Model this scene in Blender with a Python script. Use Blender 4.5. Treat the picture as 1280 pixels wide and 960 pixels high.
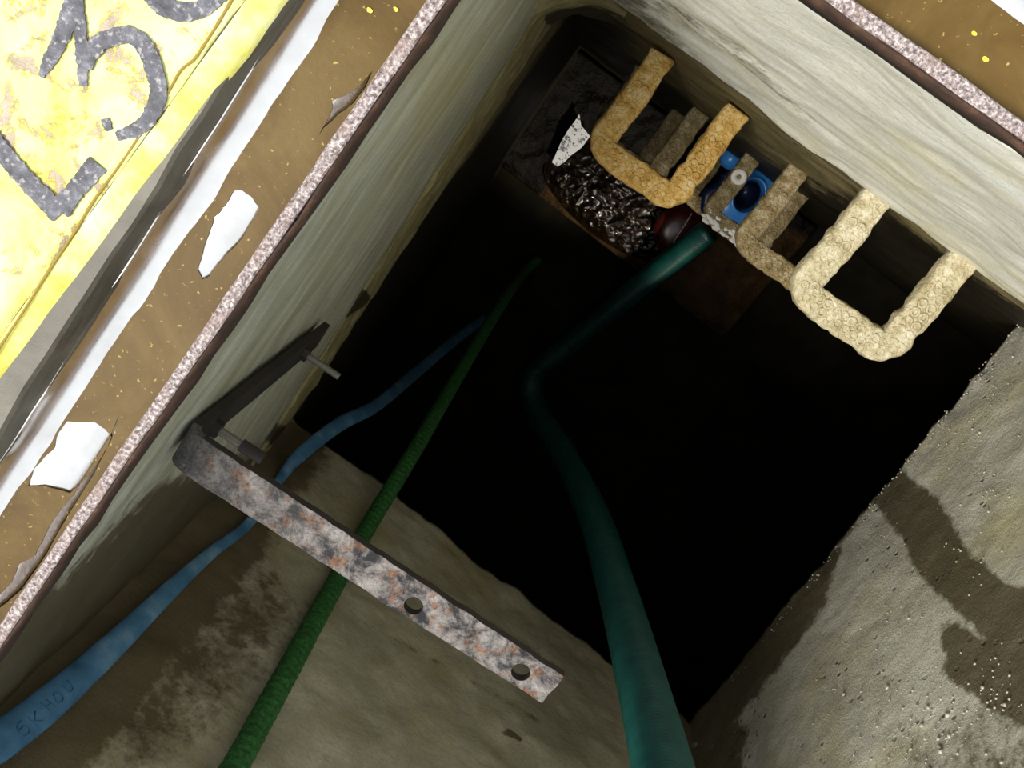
import bpy, bmesh, math, random
from mathutils import Vector, Matrix, noise
random.seed(7)
for o in list(bpy.data.objects): bpy.data.objects.remove(o)
SC = bpy.context.scene; COL = SC.collection

# ------------------------------------------------------------------ camera
F, NX, NY = 1200.0, 740.0, 145.0        # focal length (px), nadir point
DRIM = 0.86                             # camera height above the rim (z = 0)
dn = Vector((NX-640, -(NY-480), F)).normalized()
def cray(px, py): return Vector((px-640, -(py-480), F))
_n = cray(555, 0).cross(cray(0, 805)); _u = _n.cross(dn).normalized()
if _u.x > 0: _u = -_u
_u = (Matrix.Rotation(math.radians(1.6), 3, dn) @ _u).normalized()
UP = -dn; YA = _u; XA = YA.cross(UP).normalized()
def c2w(v): return Vector((v.dot(XA), v.dot(YA), v.dot(UP)))
CAMP = Vector((0, 0, DRIM))
def at(px, py, d):                      # pixel at vertical depth d below the camera
    w = c2w(cray(px, py)); w = w*(d/-w.z)
    return CAMP + w
def atv(px, py, axis, val):             # pixel on the vertical plane x=val or y=val
    w = c2w(cray(px, py)); return CAMP + w*(val/w[axis])
def pix(p):
    v = p - CAMP; c = XA*v.x + YA*v.y + UP*v.z
    return (640 + F*c.x/c.z, 480 - F*c.y/c.z)
cam = bpy.data.cameras.new('camera'); co = bpy.data.objects.new('camera', cam); COL.objects.link(co)
r_, u_, f_ = c2w(Vector((1,0,0))), c2w(Vector((0,1,0))), c2w(Vector((0,0,1)))
co.matrix_world = Matrix(((r_.x,u_.x,-f_.x,0),(r_.y,u_.y,-f_.y,0),(r_.z,u_.z,-f_.z,DRIM),(0,0,0,1)))
cam.sensor_width = 36; cam.lens = F*36/1280; cam.clip_start = .02
SC.camera = co

# ------------------------------------------------------------------ light
wd = bpy.data.worlds.new('overcast_sky'); SC.world = wd; wd.use_nodes = True
bg = wd.node_tree.nodes['Background']; bg.inputs[0].default_value = (.93, .97, 1.0, 1); bg.inputs[1].default_value = 1.15
sun = bpy.data.lights.new('sun', 'SUN'); sun.energy = 4.3; sun.angle = math.radians(24); sun.color = (1, .95, .86)
so = bpy.data.objects.new('sun', sun); COL.objects.link(so)
so.rotation_euler = Vector((-.34, .42, 1)).to_track_quat('Z', 'Y').to_euler(); so.location = (-1, 1.5, 4)
SC.view_settings.view_transform = 'Standard'; SC.view_settings.look = 'None'
SC.view_settings.gamma = 1; SC.view_settings.use_curve_mapping = False
SC.view_settings.exposure = 0.0

# ------------------------------------------------------------------ helpers
def tag(o, label=None, cat=None, group=None, kind=None):
    if label: o['label'] = label
    if cat: o['category'] = cat
    if group: o['group'] = group
    if kind: o['kind'] = kind
    return o
def empty(name, loc):
    o = bpy.data.objects.new(name, None); o.location = loc; o.empty_display_size = .05; COL.objects.link(o); return o
def mesh(name, vs, fs, mat, parent=None, smooth=True, attrs=None, uv=None):
    me = bpy.data.meshes.new(name)
    off = parent_loc(parent)
    me.from_pydata([tuple(Vector(v)-off) for v in vs], [], fs)
    if attrs:
        for k, a in attrs.items():
            at_ = me.attributes.new(k, 'FLOAT', 'POINT'); at_.data.foreach_set('value', a)
    if smooth: me.polygons.foreach_set('use_smooth', [True]*len(me.polygons))
    me.materials.append(mat); me.update()
    bm = bmesh.new(); bm.from_mesh(me); bmesh.ops.recalc_face_normals(bm, faces=bm.faces); bm.to_mesh(me); bm.free()
    o = bpy.data.objects.new(name, me); COL.objects.link(o)
    if parent: o.parent = parent
    return o
def parent_loc(p):
    l = Vector((0,0,0))
    while p: l += p.location; p = p.parent
    return l
def lerp(a, b, t): return a + (b-a)*t
def sm(a, b, x):
    t = min(1, max(0, (x-a)/(b-a))); return t*t*(3-2*t)
def nz(p, s, seed=0): return noise.noise(Vector(p)*s + Vector((seed*7.3, seed*3.1, seed*5.7)))
def fbm(p, s, seed=0): return nz(p,s,seed) + .5*nz(p,s*2.1,seed+1) + .25*nz(p,s*4.3,seed+2)
def segd(p, a, b):
    ax, ay = a; bx, by = b; dx, dy = bx-ax, by-ay
    t = max(0, min(1, ((p[0]-ax)*dx+(p[1]-ay)*dy)/(dx*dx+dy*dy+1e-9)))
    return math.hypot(p[0]-ax-t*dx, p[1]-ay-t*dy), t
def polymask(p, pts, soft):             # pts (x, y, radius)
    m = 0
    for a, b in zip(pts, pts[1:]):
        d, t = segd(p, a[:2], b[:2]); r = a[2] + (b[2]-a[2])*t
        m = max(m, 1 - sm(r-soft, r+soft, d))
    return m
def inpoly(p, poly):
    c = False; j = len(poly)-1
    for i in range(len(poly)):
        xi, yi = poly[i]; xj, yj = poly[j]
        if (yi > p[1]) != (yj > p[1]) and p[0] < (xj-xi)*(p[1]-yi)/(yj-yi)+xi: c = not c
        j = i
    return c
def catmull(pts, n):
    P = [Vector(p) for p in pts]; P = [P[0]*2-P[1]] + P + [P[-1]*2-P[-2]]; out = []
    for i in range(1, len(P)-2):
        for k in range(n):
            t = k/n; a, b, c, d = P[i-1], P[i], P[i+1], P[i+2]
            out.append(.5*((2*b)+(c-a)*t+(2*a-5*b+4*c-d)*t*t+(3*b-a-3*c+d)*t**3))
    out.append(P[-2]); return out
def resample(pts, step):
    L = [0]
    for a, b in zip(pts, pts[1:]): L.append(L[-1] + (b-a).length)
    n = max(2, int(L[-1]/step)); out = []; j = 0
    for i in range(n+1):
        s = L[-1]*i/n
        while j < len(L)-2 and L[j+1] < s: j += 1
        out.append(pts[j].lerp(pts[j+1], (s-L[j])/max(1e-9, L[j+1]-L[j])))
    return out, L[-1]
def frames(pts, ref=Vector((0,0,1))):
    fr = []; n = None
    for i, p in enumerate(pts):
        t = (pts[min(i+1, len(pts)-1)] - pts[max(i-1, 0)]).normalized()
        n = (ref - t*ref.dot(t)) if n is None else (n - t*n.dot(t))
        n.normalize(); fr.append((p, t, n, t.cross(n)))
    return fr
def tube(pts, rf, seg, ref=Vector((0,0,1)), cap=True):   # rf(i, s, ang) -> (a, b) radii along n and b
    vs, fs = [], []; fr = frames(pts, ref); N = len(fr)
    for i, (p, t, n, b) in enumerate(fr):
        for k in range(seg):
            a = 2*math.pi*k/seg; ra, rb = rf(i, i/(N-1), a)
            vs.append(p + n*math.cos(a)*ra + b*math.sin(a)*rb)
    for i in range(N-1):
        for k in range(seg):
            k2 = (k+1) % seg; fs.append((i*seg+k, i*seg+k2, (i+1)*seg+k2, (i+1)*seg+k))
    if cap: fs.append(tuple(range(seg))[::-1]); fs.append(tuple((N-1)*seg+k for k in range(seg)))
    return vs, fs
def box(c, ax, ay, az, bev=0):
    vs = [Vector(c)+ax*i+ay*j+az*k for i in (-1,1) for j in (-1,1) for k in (-1,1)]
    fs = [(0,1,3,2),(4,6,7,5),(0,4,5,1),(2,3,7,6),(0,2,6,4),(1,5,7,3)]
    if not bev: return vs, fs
    bm = bmesh.new(); bv = [bm.verts.new(v) for v in vs]
    for f in fs: bm.faces.new([bv[i] for i in f])
    bmesh.ops.bevel(bm, geom=list(bm.edges), offset=bev, segments=2, profile=.6, affect='EDGES')
    bm.verts.index_update()
    r = [v.co.copy() for v in bm.verts], [tuple(v.index for v in f.verts) for f in bm.faces]; bm.free(); return r
def join(*ms):
    vs, fs = [], []
    for v, f in ms:
        o = len(vs); vs += v; fs += [tuple(i+o for i in q) for q in f]
    return vs, fs
def gridblock(c00, c10, c11, c01, back, nu, nv, disp=None, edge=None):
    """solid block: a fine front grid (c00..c01 corners) and a back offset by vector back"""
    vs, fs = [], []; n = (c10-c00).cross(c01-c00).normalized()
    if n.dot(back) > 0: n = -n
    for j in range(nv+1):
        for i in range(nu+1):
            u, v = i/nu, j/nv
            p = c00.lerp(c10, u).lerp(c01.lerp(c11, u), v)
            if disp: p = p + n*disp(p, u, v)
            if edge: p = p + edge(p, u, v)
            vs.append(p)
    W = nu+1
    for j in range(nv):
        for i in range(nu): fs.append((j*W+i, j*W+i+1, (j+1)*W+i+1, (j+1)*W+i))
    bd = [i for i in range(nu)] + [j*W+nu for j in range(nv)] + [nv*W+i for i in range(nu, 0, -1)] + [j*W for j in range(nv, 0, -1)]
    o = len(vs); vs += [vs[i]+back for i in bd]
    for k in range(len(bd)):
        k2 = (k+1) % len(bd); fs.append((bd[k], bd[k2], o+k2, o+k))
    fs.append(tuple(range(o, o+len(bd))))
    return vs, fs
def fill2d(name, loops, z, h, mat, parent=None, bev=0):
    """flat plate with holes from closed 2-D loops (curve fill), thickness h"""
    cu = bpy.data.curves.new(name, 'CURVE'); cu.dimensions = '2D'; cu.fill_mode = 'BOTH'; cu.extrude = h/2; cu.bevel_depth = bev
    for lp in loops:
        sp = cu.splines.new('POLY'); sp.points.add(len(lp)-1); sp.use_cyclic_u = True
        for q, p in zip(sp.points, lp): q.co = (p[0], p[1], 0, 1)
    t = bpy.data.objects.new('temp_curve', cu); COL.objects.link(t)
    bpy.context.view_layer.update()
    me = bpy.data.meshes.new_from_object(t.evaluated_get(bpy.context.evaluated_depsgraph_get())); bpy.data.objects.remove(t)
    off = parent_loc(parent)
    for v in me.vertices: v.co = Vector((v.co.x, v.co.y, v.co.z+z)) - off
    me.name = name; me.materials.clear(); me.materials.append(mat)
    o = bpy.data.objects.new(name, me); COL.objects.link(o)
    if parent: o.parent = parent
    return o

# ------------------------------------------------------------------ materials
class M:
    def __init__(s, name):
        s.m = bpy.data.materials.new(name); s.m.use_nodes = True; s.t = s.m.node_tree; s.N = s.t.nodes
        s.b = s.N['Principled BSDF']; s.tc = s.N.new('ShaderNodeTexCoord').outputs['Object']
    def lk(s, a, b): s.t.links.new(a, b)
    def map(s, sc):
        n = s.N.new('ShaderNodeMapping'); n.inputs['Scale'].default_value = sc if hasattr(sc, '__len__') else (sc,)*3
        s.lk(s.tc, n.inputs[0]); return n.outputs[0]
    def noise(s, sc, detail=6, rough=.6, vec=None, dist=0):
        n = s.N.new('ShaderNodeTexNoise'); n.inputs['Scale'].default_value = 1; n.inputs['Detail'].default_value = detail
        n.inputs['Roughness'].default_value = rough; n.inputs['Distortion'].default_value = dist
        s.lk(vec or s.map(sc), n.inputs['Vector']); return n.outputs['Fac']
    def voro(s, sc, feat='F1', out='Distance', rnd=1):
        n = s.N.new('ShaderNodeTexVoronoi'); n.feature = feat; n.inputs['Scale'].default_value = 1; n.inputs['Randomness'].default_value = rnd
        s.lk(s.map(sc), n.inputs['Vector']); return n.outputs[out]
    def ramp(s, fac, *st):
        n = s.N.new('ShaderNodeValToRGB'); e = n.color_ramp.elements
        while len(e) < len(st): e.new(.5)
        for q, (p, c) in zip(e, st):
            q.position = p; q.color = tuple(c)+(1,) if hasattr(c, '__len__') else (c, c, c, 1)
        s.lk(fac, n.inputs[0]); return n.outputs[0]
    def mix(s, fac, a, b, mode='MIX'):
        n = s.N.new('ShaderNodeMix'); n.data_type = 'RGBA'; n.blend_type = mode
        for x, i in ((fac, 0), (a, 6), (b, 7)):
            if hasattr(x, 'is_linked'): s.lk(x, n.inputs[i])
            elif i: n.inputs[i].default_value = tuple(x)+(1,)
            else: n.inputs[i].default_value = x
        return n.outputs[2]
    def math(s, op, a, b=0.0):
        n = s.N.new('ShaderNodeMath'); n.operation = op
        for i, x in enumerate((a, b)):
            if hasattr(x, 'is_linked'): s.lk(x, n.inputs[i])
            else: n.inputs[i].default_value = x
        return n.outputs[0]
    def attr(s, name):
        n = s.N.new('ShaderNodeAttribute'); n.attribute_name = name; return n.outputs['Fac']
    def set(s, col=None, rough=None, metal=None, spec=None, bump=None, bs=.3, bd=.01, coat=None):
        for k, v in (('Base Color', col), ('Roughness', rough), ('Metallic', metal), ('Specular IOR Level', spec), ('Coat Weight', coat)):
            if v is None: continue
            if hasattr(v, 'is_linked'): s.lk(v, s.b.inputs[k])
            else: s.b.inputs[k].default_value = tuple(v)+(1,) if hasattr(v, '__len__') else v
        if bump is not None:
            n = s.N.new('ShaderNodeBump'); n.inputs['Strength'].default_value = bs; n.inputs['Distance'].default_value = bd
            s.lk(bump, n.inputs['Height']); s.lk(n.outputs[0], s.b.inputs['Normal'])
        return s.m

def concrete(name, c0, c1, c2, streak, wet_shade_col=(.035,.03,.015), wet=True, pits=True, bs=.5, rough=.8, band=None):
    m = M(name)
    big = m.noise(streak, 10, .68, dist=.25); med = m.noise(13, 10, .72); fine = m.noise(140, 5, .7)
    col = m.ramp(big, (.30, c0), (.5, c1), (.68, c2))
    col = m.mix(m.math('MULTIPLY', m.ramp(med, (.42, 0), (.7, 1)), .45), col, c0)
    col = m.mix(m.math('MULTIPLY', m.ramp(fine, (.3, 1), (.5, 0)), .25), col, tuple(x*.45 for x in c0))
    col = m.mix(m.math('MULTIPLY', m.ramp(m.noise(3.3, 5, .6), (.5, 0), (.68, 1)), .40), col, (c1[0]*1.0, c1[1]*.88, c1[2]*.42))
    h = m.math('ADD', m.math('MULTIPLY', fine, .25), m.math('MULTIPLY', med, .8)); h = m.math('ADD', h, m.math('MULTIPLY', big, .5))
    if pits:
        v = m.voro(34); p = m.ramp(v, (.05, 0), (.22, 1)); sel = m.ramp(m.noise(6, 3), (.5, 1), (.6, 0))
        p = m.math('MAXIMUM', p, sel) if True else p
        h = m.math('ADD', h, m.math('MULTIPLY', p, .5)); col = m.mix(m.math('SUBTRACT', 1, p), col, tuple(x*.5 for x in c0))
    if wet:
        w = m.attr('wet'); wn = m.math('ADD', w, m.math('MULTIPLY', m.math('SUBTRACT', m.noise(22, 10, .74), .5), 1.5))  # this mask carries damp stains and painted shade alike
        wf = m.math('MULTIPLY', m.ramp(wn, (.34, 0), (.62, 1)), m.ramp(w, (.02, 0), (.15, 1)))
        col = m.mix(m.math('MULTIPLY', wf, .93), col, m.mix(med, tuple(x*.6 for x in wet_shade_col), tuple(x*2.0 for x in wet_shade_col)))
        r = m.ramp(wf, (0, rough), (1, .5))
    else: r = rough
    return m.set(col=col, rough=r, spec=.25, bump=h, bs=bs, bd=.012)

MAT = {}
MAT['left'] = concrete('grey_green_concrete', (.24,.23,.16), (.36,.36,.27), (.50,.51,.42), (10, 3, 24), wet_shade_col=(.055,.043,.022), pits=False, bs=.4)
MAT['band'] = concrete('mossy_render', (.16,.14,.06), (.30,.26,.12), (.44,.40,.23), (16, 6, 20), wet_shade_col=(.02,.017,.008), bs=.8)
MAT['back'] = concrete('pale_grey_concrete', (.46,.44,.35), (.72,.70,.59), (.84,.85,.79), (3.0, 12, 26), wet_shade_col=(.10,.085,.05), pits=False, bs=.4)
MAT['backlow'] = concrete('dark_tank_concrete', (.08,.063,.028), (.20,.16,.072), (.34,.28,.15), (5, 9, 16), wet_shade_col=(.006,.005,.003), bs=.9, rough=.75)
MAT['right'] = concrete('pitted_concrete', (.36,.345,.27), (.52,.50,.41), (.64,.63,.54), (6, 5, 9), wet_shade_col=(.075,.06,.03), bs=1.0)
MAT['front'] = concrete('stained_shaded_concrete', (.24,.215,.14), (.36,.33,.23), (.50,.46,.33), (5, 5, 8), wet_shade_col=(.075,.056,.028), bs=.6, pits=False)
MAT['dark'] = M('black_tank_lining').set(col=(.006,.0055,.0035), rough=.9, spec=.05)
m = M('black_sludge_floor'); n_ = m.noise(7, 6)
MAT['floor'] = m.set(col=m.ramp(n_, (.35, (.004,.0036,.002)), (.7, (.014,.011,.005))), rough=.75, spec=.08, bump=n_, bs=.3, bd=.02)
m = M('wet_brown_sludge'); a_ = m.noise(30, 6, .65, dist=.8); b_ = m.voro(44)
MAT['sludge'] = m.set(col=m.ramp(a_, (.35, (.003,.002,.001)), (.6, (.012,.0065,.0025)), (.75, (.03,.016,.006))), rough=m.ramp(a_, (.4, .08), (.75, .25)), spec=1.0,
                      bump=m.math('ADD', a_, m.math('MULTIPLY', b_, .6)), bs=.6, bd=.012)
m = M('damp_brown_ledge'); a_ = m.noise(12, 8, .65); w_ = m.ramp(m.math('ADD', m.attr('back_left_dark'), m.math('MULTIPLY', m.math('SUBTRACT', a_, .5), 1.2)), (.35, 0), (.6, 1))
MAT['ledge'] = m.set(col=m.mix(w_, m.ramp(a_, (.35, (.016,.008,.002)), (.6, (.05,.026,.008)), (.75, (.09,.05,.018))), (.004,.003,.002)), rough=.35, spec=.12, bump=a_, bs=.8, bd=.03)
# muddy water
m = M('brown_muddy_water'); a_ = m.noise((9, 7, 5), 8, .62, dist=1.1); b_ = m.noise(150, 2); c_ = m.noise(26, 5)
col = m.ramp(a_, (.30, (.080,.046,.012)), (.5, (.112,.069,.020)), (.70, (.15,.10,.034)))
col = m.mix(m.math('MULTIPLY', m.ramp(b_, (.66, 0), (.74, 1)), .7), col, (.55,.40,.12))
MAT['mud'] = m.set(col=col, rough=.45, spec=.12, bump=m.math('ADD', c_, m.math('MULTIPLY', b_, .3)), bs=.12, bd=.006)
m = M('bare_wet_steel'); a_ = m.noise(22, 6)
MAT['steel'] = m.set(col=m.ramp(a_, (.3, (.78,.76,.74)), (.7, (.95,.94,.93))), metal=1.0, rough=m.ramp(a_, (.3, .16), (.75, .32)), bump=a_, bs=.1, bd=.004)
m = M('grimy_upstand'); a_ = m.noise((9, 9, 40), 8, .65); b_ = m.noise(8, 5)
MAT['upstand'] = m.set(col=m.mix(m.ramp(b_, (.4, 0), (.65, 1)), m.ramp(a_, (.3, (.03,.026,.016)), (.7, (.10,.09,.065))), (.13,.12,.09)), rough=.5, bump=a_, bs=.4, bd=.008)
m = M('gritty_rim_steel'); a_ = m.noise(260, 3, .7); b_ = m.noise(30, 4)
MAT['rim'] = m.set(col=m.mix(m.ramp(b_, (.5, 0), (.75, .8)), m.ramp(a_, (.36, (.10,.07,.065)), (.5, (.29,.235,.23)), (.62, (.56,.50,.49))), (.28,.19,.16)), rough=.6, bump=a_, bs=.8, bd=.004)
m = M('brown_rust'); a_ = m.noise(45, 7, .7)
MAT['rust'] = m.set(col=m.ramp(a_, (.3, (.018,.009,.005)), (.55, (.06,.026,.013)), (.75, (.14,.075,.04))), rough=.8, bump=a_, bs=.7, bd=.006)
# bracket
m = M('flaking_galvanised_strap'); a_ = m.noise(30, 9, .75, dist=.3); b_ = m.noise(36, 9, .72, dist=.3); c_ = m.noise(200, 4, .75)
col = m.ramp(a_, (.42, (.022,.022,.026)), (.47, (.10,.093,.092)), (.54, (.25,.225,.21)), (.68, (.44,.41,.385)))
col = m.mix(m.math('MULTIPLY', m.ramp(b_, (.53, 0), (.60, 1)), .8), col, m.ramp(c_, (.35, (.11,.042,.018)), (.65, (.34,.16,.07))))
col = m.mix(m.math('MULTIPLY', m.ramp(c_, (.3, 1), (.45, 0)), .6), col, (.06,.045,.04))
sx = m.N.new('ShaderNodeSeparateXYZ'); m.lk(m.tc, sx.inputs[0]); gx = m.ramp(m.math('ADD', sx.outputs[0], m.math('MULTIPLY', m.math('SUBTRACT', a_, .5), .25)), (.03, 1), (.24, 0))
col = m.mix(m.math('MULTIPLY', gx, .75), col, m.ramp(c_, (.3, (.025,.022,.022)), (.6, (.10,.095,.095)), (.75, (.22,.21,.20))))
MAT['strap'] = m.set(col=col, rough=.5, metal=.15, bump=m.math('ADD', c_, a_), bs=.9, bd=.006)
m = M('shaded_strap_leg'); a_ = m.noise(30, 6)
MAT['strapdark'] = m.set(col=m.ramp(a_, (.3, (.006,.005,.004)), (.7, (.022,.014,.010))), rough=.7, bump=a_, bs=.5, bd=.005)  # darkened strap steel: shade on the leg and side faces painted in
MAT['bolt'] = M('dull_bolt').set(col=(.16,.15,.12), rough=.5, metal=.5)
# steps
def stepmat(name, c0, c1, c2):
    m = M(name); a_ = m.noise(38, 9, .76); b_ = m.noise(170, 4, .75); v_ = m.voro(75, 'DISTANCE_TO_EDGE')
    col = m.ramp(a_, (.32, c0), (.5, c1), (.68, c2))
    col = m.mix(m.math('MULTIPLY', m.ramp(b_, (.3, 1), (.5, 0)), .6), col, tuple(x*.4 for x in c0))
    return m.set(col=col, rough=.55, spec=.4, bump=m.math('ADD', b_, m.math('MULTIPLY', m.ramp(v_, (.0, 0), (.2, 1)), .2)), bs=.9, bd=.006)
MAT['step_pale'] = stepmat('encrusted_iron_pale', (.30,.24,.11), (.56,.49,.31), (.78,.73,.57))
MAT['step_orange'] = stepmat('encrusted_iron_orange', (.34,.17,.03), (.72,.45,.12), (.90,.74,.42))  # orange tone for the upper step of the left column
MAT['step_brown'] = stepmat('encrusted_iron_brown', (.13,.085,.03), (.32,.24,.11), (.62,.54,.38))
# hoses
m = M('teal_suction_hose'); a_ = m.noise(24, 4)
MAT['teal'] = m.set(col=m.mix(m.ramp(m.attr('groove_shade'), (.15, .85), (.6, 0)), m.ramp(a_, (.3, (.001,.034,.033)), (.7, (.004,.072,.057))), (.001,.010,.010)), rough=.42, spec=.4)  # grooves painted darker, as shade between the ridges
m = M('green_braided_hose'); a_ = m.noise(120, 4, .7)
MAT['green'] = m.set(col=m.ramp(a_, (.3, (.006,.035,.006)), (.55, (.018,.12,.018)), (.75, (.06,.23,.05))), rough=.7, bump=a_, bs=1, bd=.004)
m = M('blue_lay_flat_hose'); a_ = m.noise((14, 14, 14), 6, .6)
MAT['bluehose'] = m.set(col=m.ramp(a_, (.3, (.022,.08,.16)), (.55, (.065,.18,.30)), (.75, (.22,.35,.44))), rough=.5, bump=a_, bs=.4, bd=.004)
MAT['ink'] = M('faded_dark_ink').set(col=(.02,.09,.20), rough=.6)
# paint
m = M('chipped_yellow_paint'); a_ = m.noise(9, 9, .68, dist=.6); b_ = m.noise(21, 8, .7, dist=.4); c_ = m.noise(60, 5, .7)
col = m.ramp(a_, (.3, (.70,.58,.05)), (.45, (.76,.74,.22)), (.58, (.78,.78,.36)), (.7, (.80,.80,.55)))
chip = m.ramp(b_, (.55, 0), (.57, 1))
col = m.mix(m.math('MULTIPLY', chip, .9), col, m.ramp(c_, (.35, (.25,.18,.145)), (.65, (.44,.35,.31))))
col = m.mix(m.math('MULTIPLY', m.math('SUBTRACT', m.ramp(b_, (.53, 0), (.555, 1)), chip), .8), col, (.72,.55,.02))
MAT['yellow'] = m.set(col=col, rough=.45, bump=m.math('SUBTRACT', m.math('ADD', a_, c_), m.math('MULTIPLY', chip, .6)), bs=.5, bd=.006)
m = M('yellow_edge_paint'); a_ = m.noise(16, 7, .65)
MAT['yedge'] = m.set(col=m.ramp(a_, (.3, (.62,.50,.03)), (.5, (.85,.82,.2)), (.7, (.92,.92,.55))), rough=.45, bump=a_, bs=.7, bd=.006)
m = M('worn_black_paint'); a_ = m.noise(55, 7, .7); b_ = m.noise(150, 3, .7)
MAT['letter'] = m.set(col=m.mix(m.ramp(b_, (.55, 0), (.7, .8)), m.ramp(a_, (.35, (.025,.026,.034)), (.55, (.10,.10,.125)), (.75, (.30,.30,.33))), (.45,.43,.42)), rough=.5, bump=a_, bs=.6, bd=.004)
MAT['crack'] = M('dirt_in_crack').set(col=(.30,.20,.03), rough=.9)
MAT['chip'] = M('yellow_paint_chip').set(col=(.85,.70,.06), rough=.5)
# small things
m = M('glossy_blue_plastic'); a_ = m.noise(20, 4)
MAT['blue'] = m.set(col=m.ramp(a_, (.3, (.04,.22,.70)), (.7, (.07,.36,.90))), rough=.25, spec=.6)
MAT['navy'] = M('dark_navy_plastic').set(col=(.008,.016,.06), rough=.3)
m = M('dark_red_plastic'); a_ = m.noise(15, 4)
MAT['red'] = m.set(col=m.ramp(a_, (.3, (.025,.004,.003)), (.7, (.085,.012,.010))), rough=.25)
m = M('soiled_white_paper'); v_ = m.voro(60); a_ = m.noise(45, 6, .7)
MAT['paper'] = m.set(col=m.mix(m.ramp(a_, (.54, 0), (.60, 1)), m.mix(m.ramp(v_, (.16, 1), (.22, 0)), (.75,.78,.83), (.02,.02,.03)), (.12,.12,.13)), rough=.5)
MAT['white'] = M('chalky_white').set(col=(.78,.76,.70), rough=.6)
MAT['ground'] = concrete('yard_concrete', (.25,.24,.20), (.36,.35,.30), (.45,.44,.39), (4, 4, 4), wet=False)

# ------------------------------------------------------------------ structure
D0, D1, D2, DF = DRIM, 1.80, 2.35, 4.35     # depths: rim, slab bottom, neck bottom, tank floor
def isect(a, b, c, d):
    a, b, c, d = [Vector(p) for p in (a, b, c, d)]; r, s = b-a, d-c
    return a + r*(((c-a).x*s.y-(c-a).y*s.x)/(r.x*s.y-r.y*s.x))
# rim corners
ip = isect((555,0),(0,805),(1035,0),(1280,175)); R0 = at(ip.x, ip.y, D0)
uL = (at(0,805,D0)-at(555,0,D0)).normalized(); uB = (at(1280,175,D0)-at(1035,0,D0)).normalized()
B2, C2, Dd2 = at(358,536,D2), at(872,893,D2), at(1288,378,D2)
ip = isect((675,23),(450,380),(886,90),(1231,349)); R1 = at(ip.x, ip.y, D1)
wL1 = (at(450,380,D1)-at(675,23,D1)).normalized(); wB1 = (at(1231,349,D1)-at(886,90,D1)).normalized()
YF, XR = C2.y+.02, C2.x+.02
def along(o, u, axis, val): return o + u*((val-o[axis])/u[axis])
print('R0', R0, 'R1', R1, 'B2', B2, 'C2', C2, 'D2', Dd2, 'uB', uB, 'uL', uL)
RB = along(R0, uL, 1, YF+.05); RD = along(R0, uB, 0, XR+.05); RC = Vector((RD.x, RB.y, 0))
S0, SD = R1, along(R1, wB1, 0, XR+.03)
D1L = 2.03; L1a, L1b = at(667,23,D1L), at(441,380,D1L); wL1 = (L1b-L1a).normalized(); SL0 = along(L1a, wL1, 1, R1.y-.03); SB = along(L1a, wL1, 1, YF+.03); ZL = D0-D1L
def lo(p, z): return Vector((p.x, p.y, z))
Z1, Z2, ZF = D0-D1, D0-D2, D0-DF

def wallobj(name, blk, mat, wet_shade_f=None, parent=None):
    vs, fs = blk
    at_ = {'wet': [wet_shade_f(v) if wet_shade_f else 0.0 for v in vs]}  # stains and painted shade share one attribute
    return tag(mesh(name, vs, fs, mat, parent, attrs=at_), kind='structure')
TH = .25
def d_small(seed, a=.004, s=9): return lambda p, u, v: a*fbm(p, s, seed)
# left wall: upper slab face, from rim to seam
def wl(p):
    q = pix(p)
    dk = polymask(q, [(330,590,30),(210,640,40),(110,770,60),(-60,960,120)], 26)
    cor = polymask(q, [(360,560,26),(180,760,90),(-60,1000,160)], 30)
    return max(dk*.8, cor*.85)  # soft shade near the front corner, painted in as darker concrete
A0 = R0+Vector((0,-.0,-.031)); E0 = RB+Vector((0,.02,-.031))
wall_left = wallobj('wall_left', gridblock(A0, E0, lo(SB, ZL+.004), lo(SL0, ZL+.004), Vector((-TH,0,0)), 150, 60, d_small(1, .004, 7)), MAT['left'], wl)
# lower band under the seam on the left
def wband(p):
    q = pix(p)
    return max(polymask(q, [(385,415,8),(420,395,9),(452,372,10)], 6), .8*polymask(q, [(330,540,14),(400,560,22)], 12), .3*polymask(q, [(660,30,5),(552,200,6),(447,375,5)], 5))  # darker patches by the strap leg's end, the front corner and the seam
BA = at(706, 6, D2); BBt = B2
def eb(p, u, v): return Vector((.003*fbm((p.y*1.0,0,0), 11, 3), 0, 0))*sm(.5, 1, v) + Vector((0,0,.008*fbm((p.y,1,0), 8, 5)))*sm(.7, 1, v)
wallobj('lower_course', gridblock(lo(SL0,ZL)+Vector((.006,0,0)), lo(SB,ZL)+Vector((.006,0,0)), Vector((B2.x, SB.y, Z2)), lo(BA, Z2)+Vector((0,-.02,0)), Vector((-TH,0,0)), 160, 36, d_small(4, .006, 16), eb), MAT['band'], wband, wall_left)
del wall_left.children[0]['kind']
# tank part of the left wall, missing light painted in as a fade to black
xl = min(BA.x, B2.x)-.03; uT = (B2-BA).normalized()
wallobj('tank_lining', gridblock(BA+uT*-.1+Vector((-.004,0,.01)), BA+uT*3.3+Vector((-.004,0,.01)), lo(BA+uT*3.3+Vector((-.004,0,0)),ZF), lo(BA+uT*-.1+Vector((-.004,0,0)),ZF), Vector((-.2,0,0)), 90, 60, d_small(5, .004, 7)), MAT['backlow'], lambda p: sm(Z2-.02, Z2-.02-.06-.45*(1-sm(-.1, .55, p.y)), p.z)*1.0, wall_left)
del wall_left.children[1]['kind']
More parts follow.
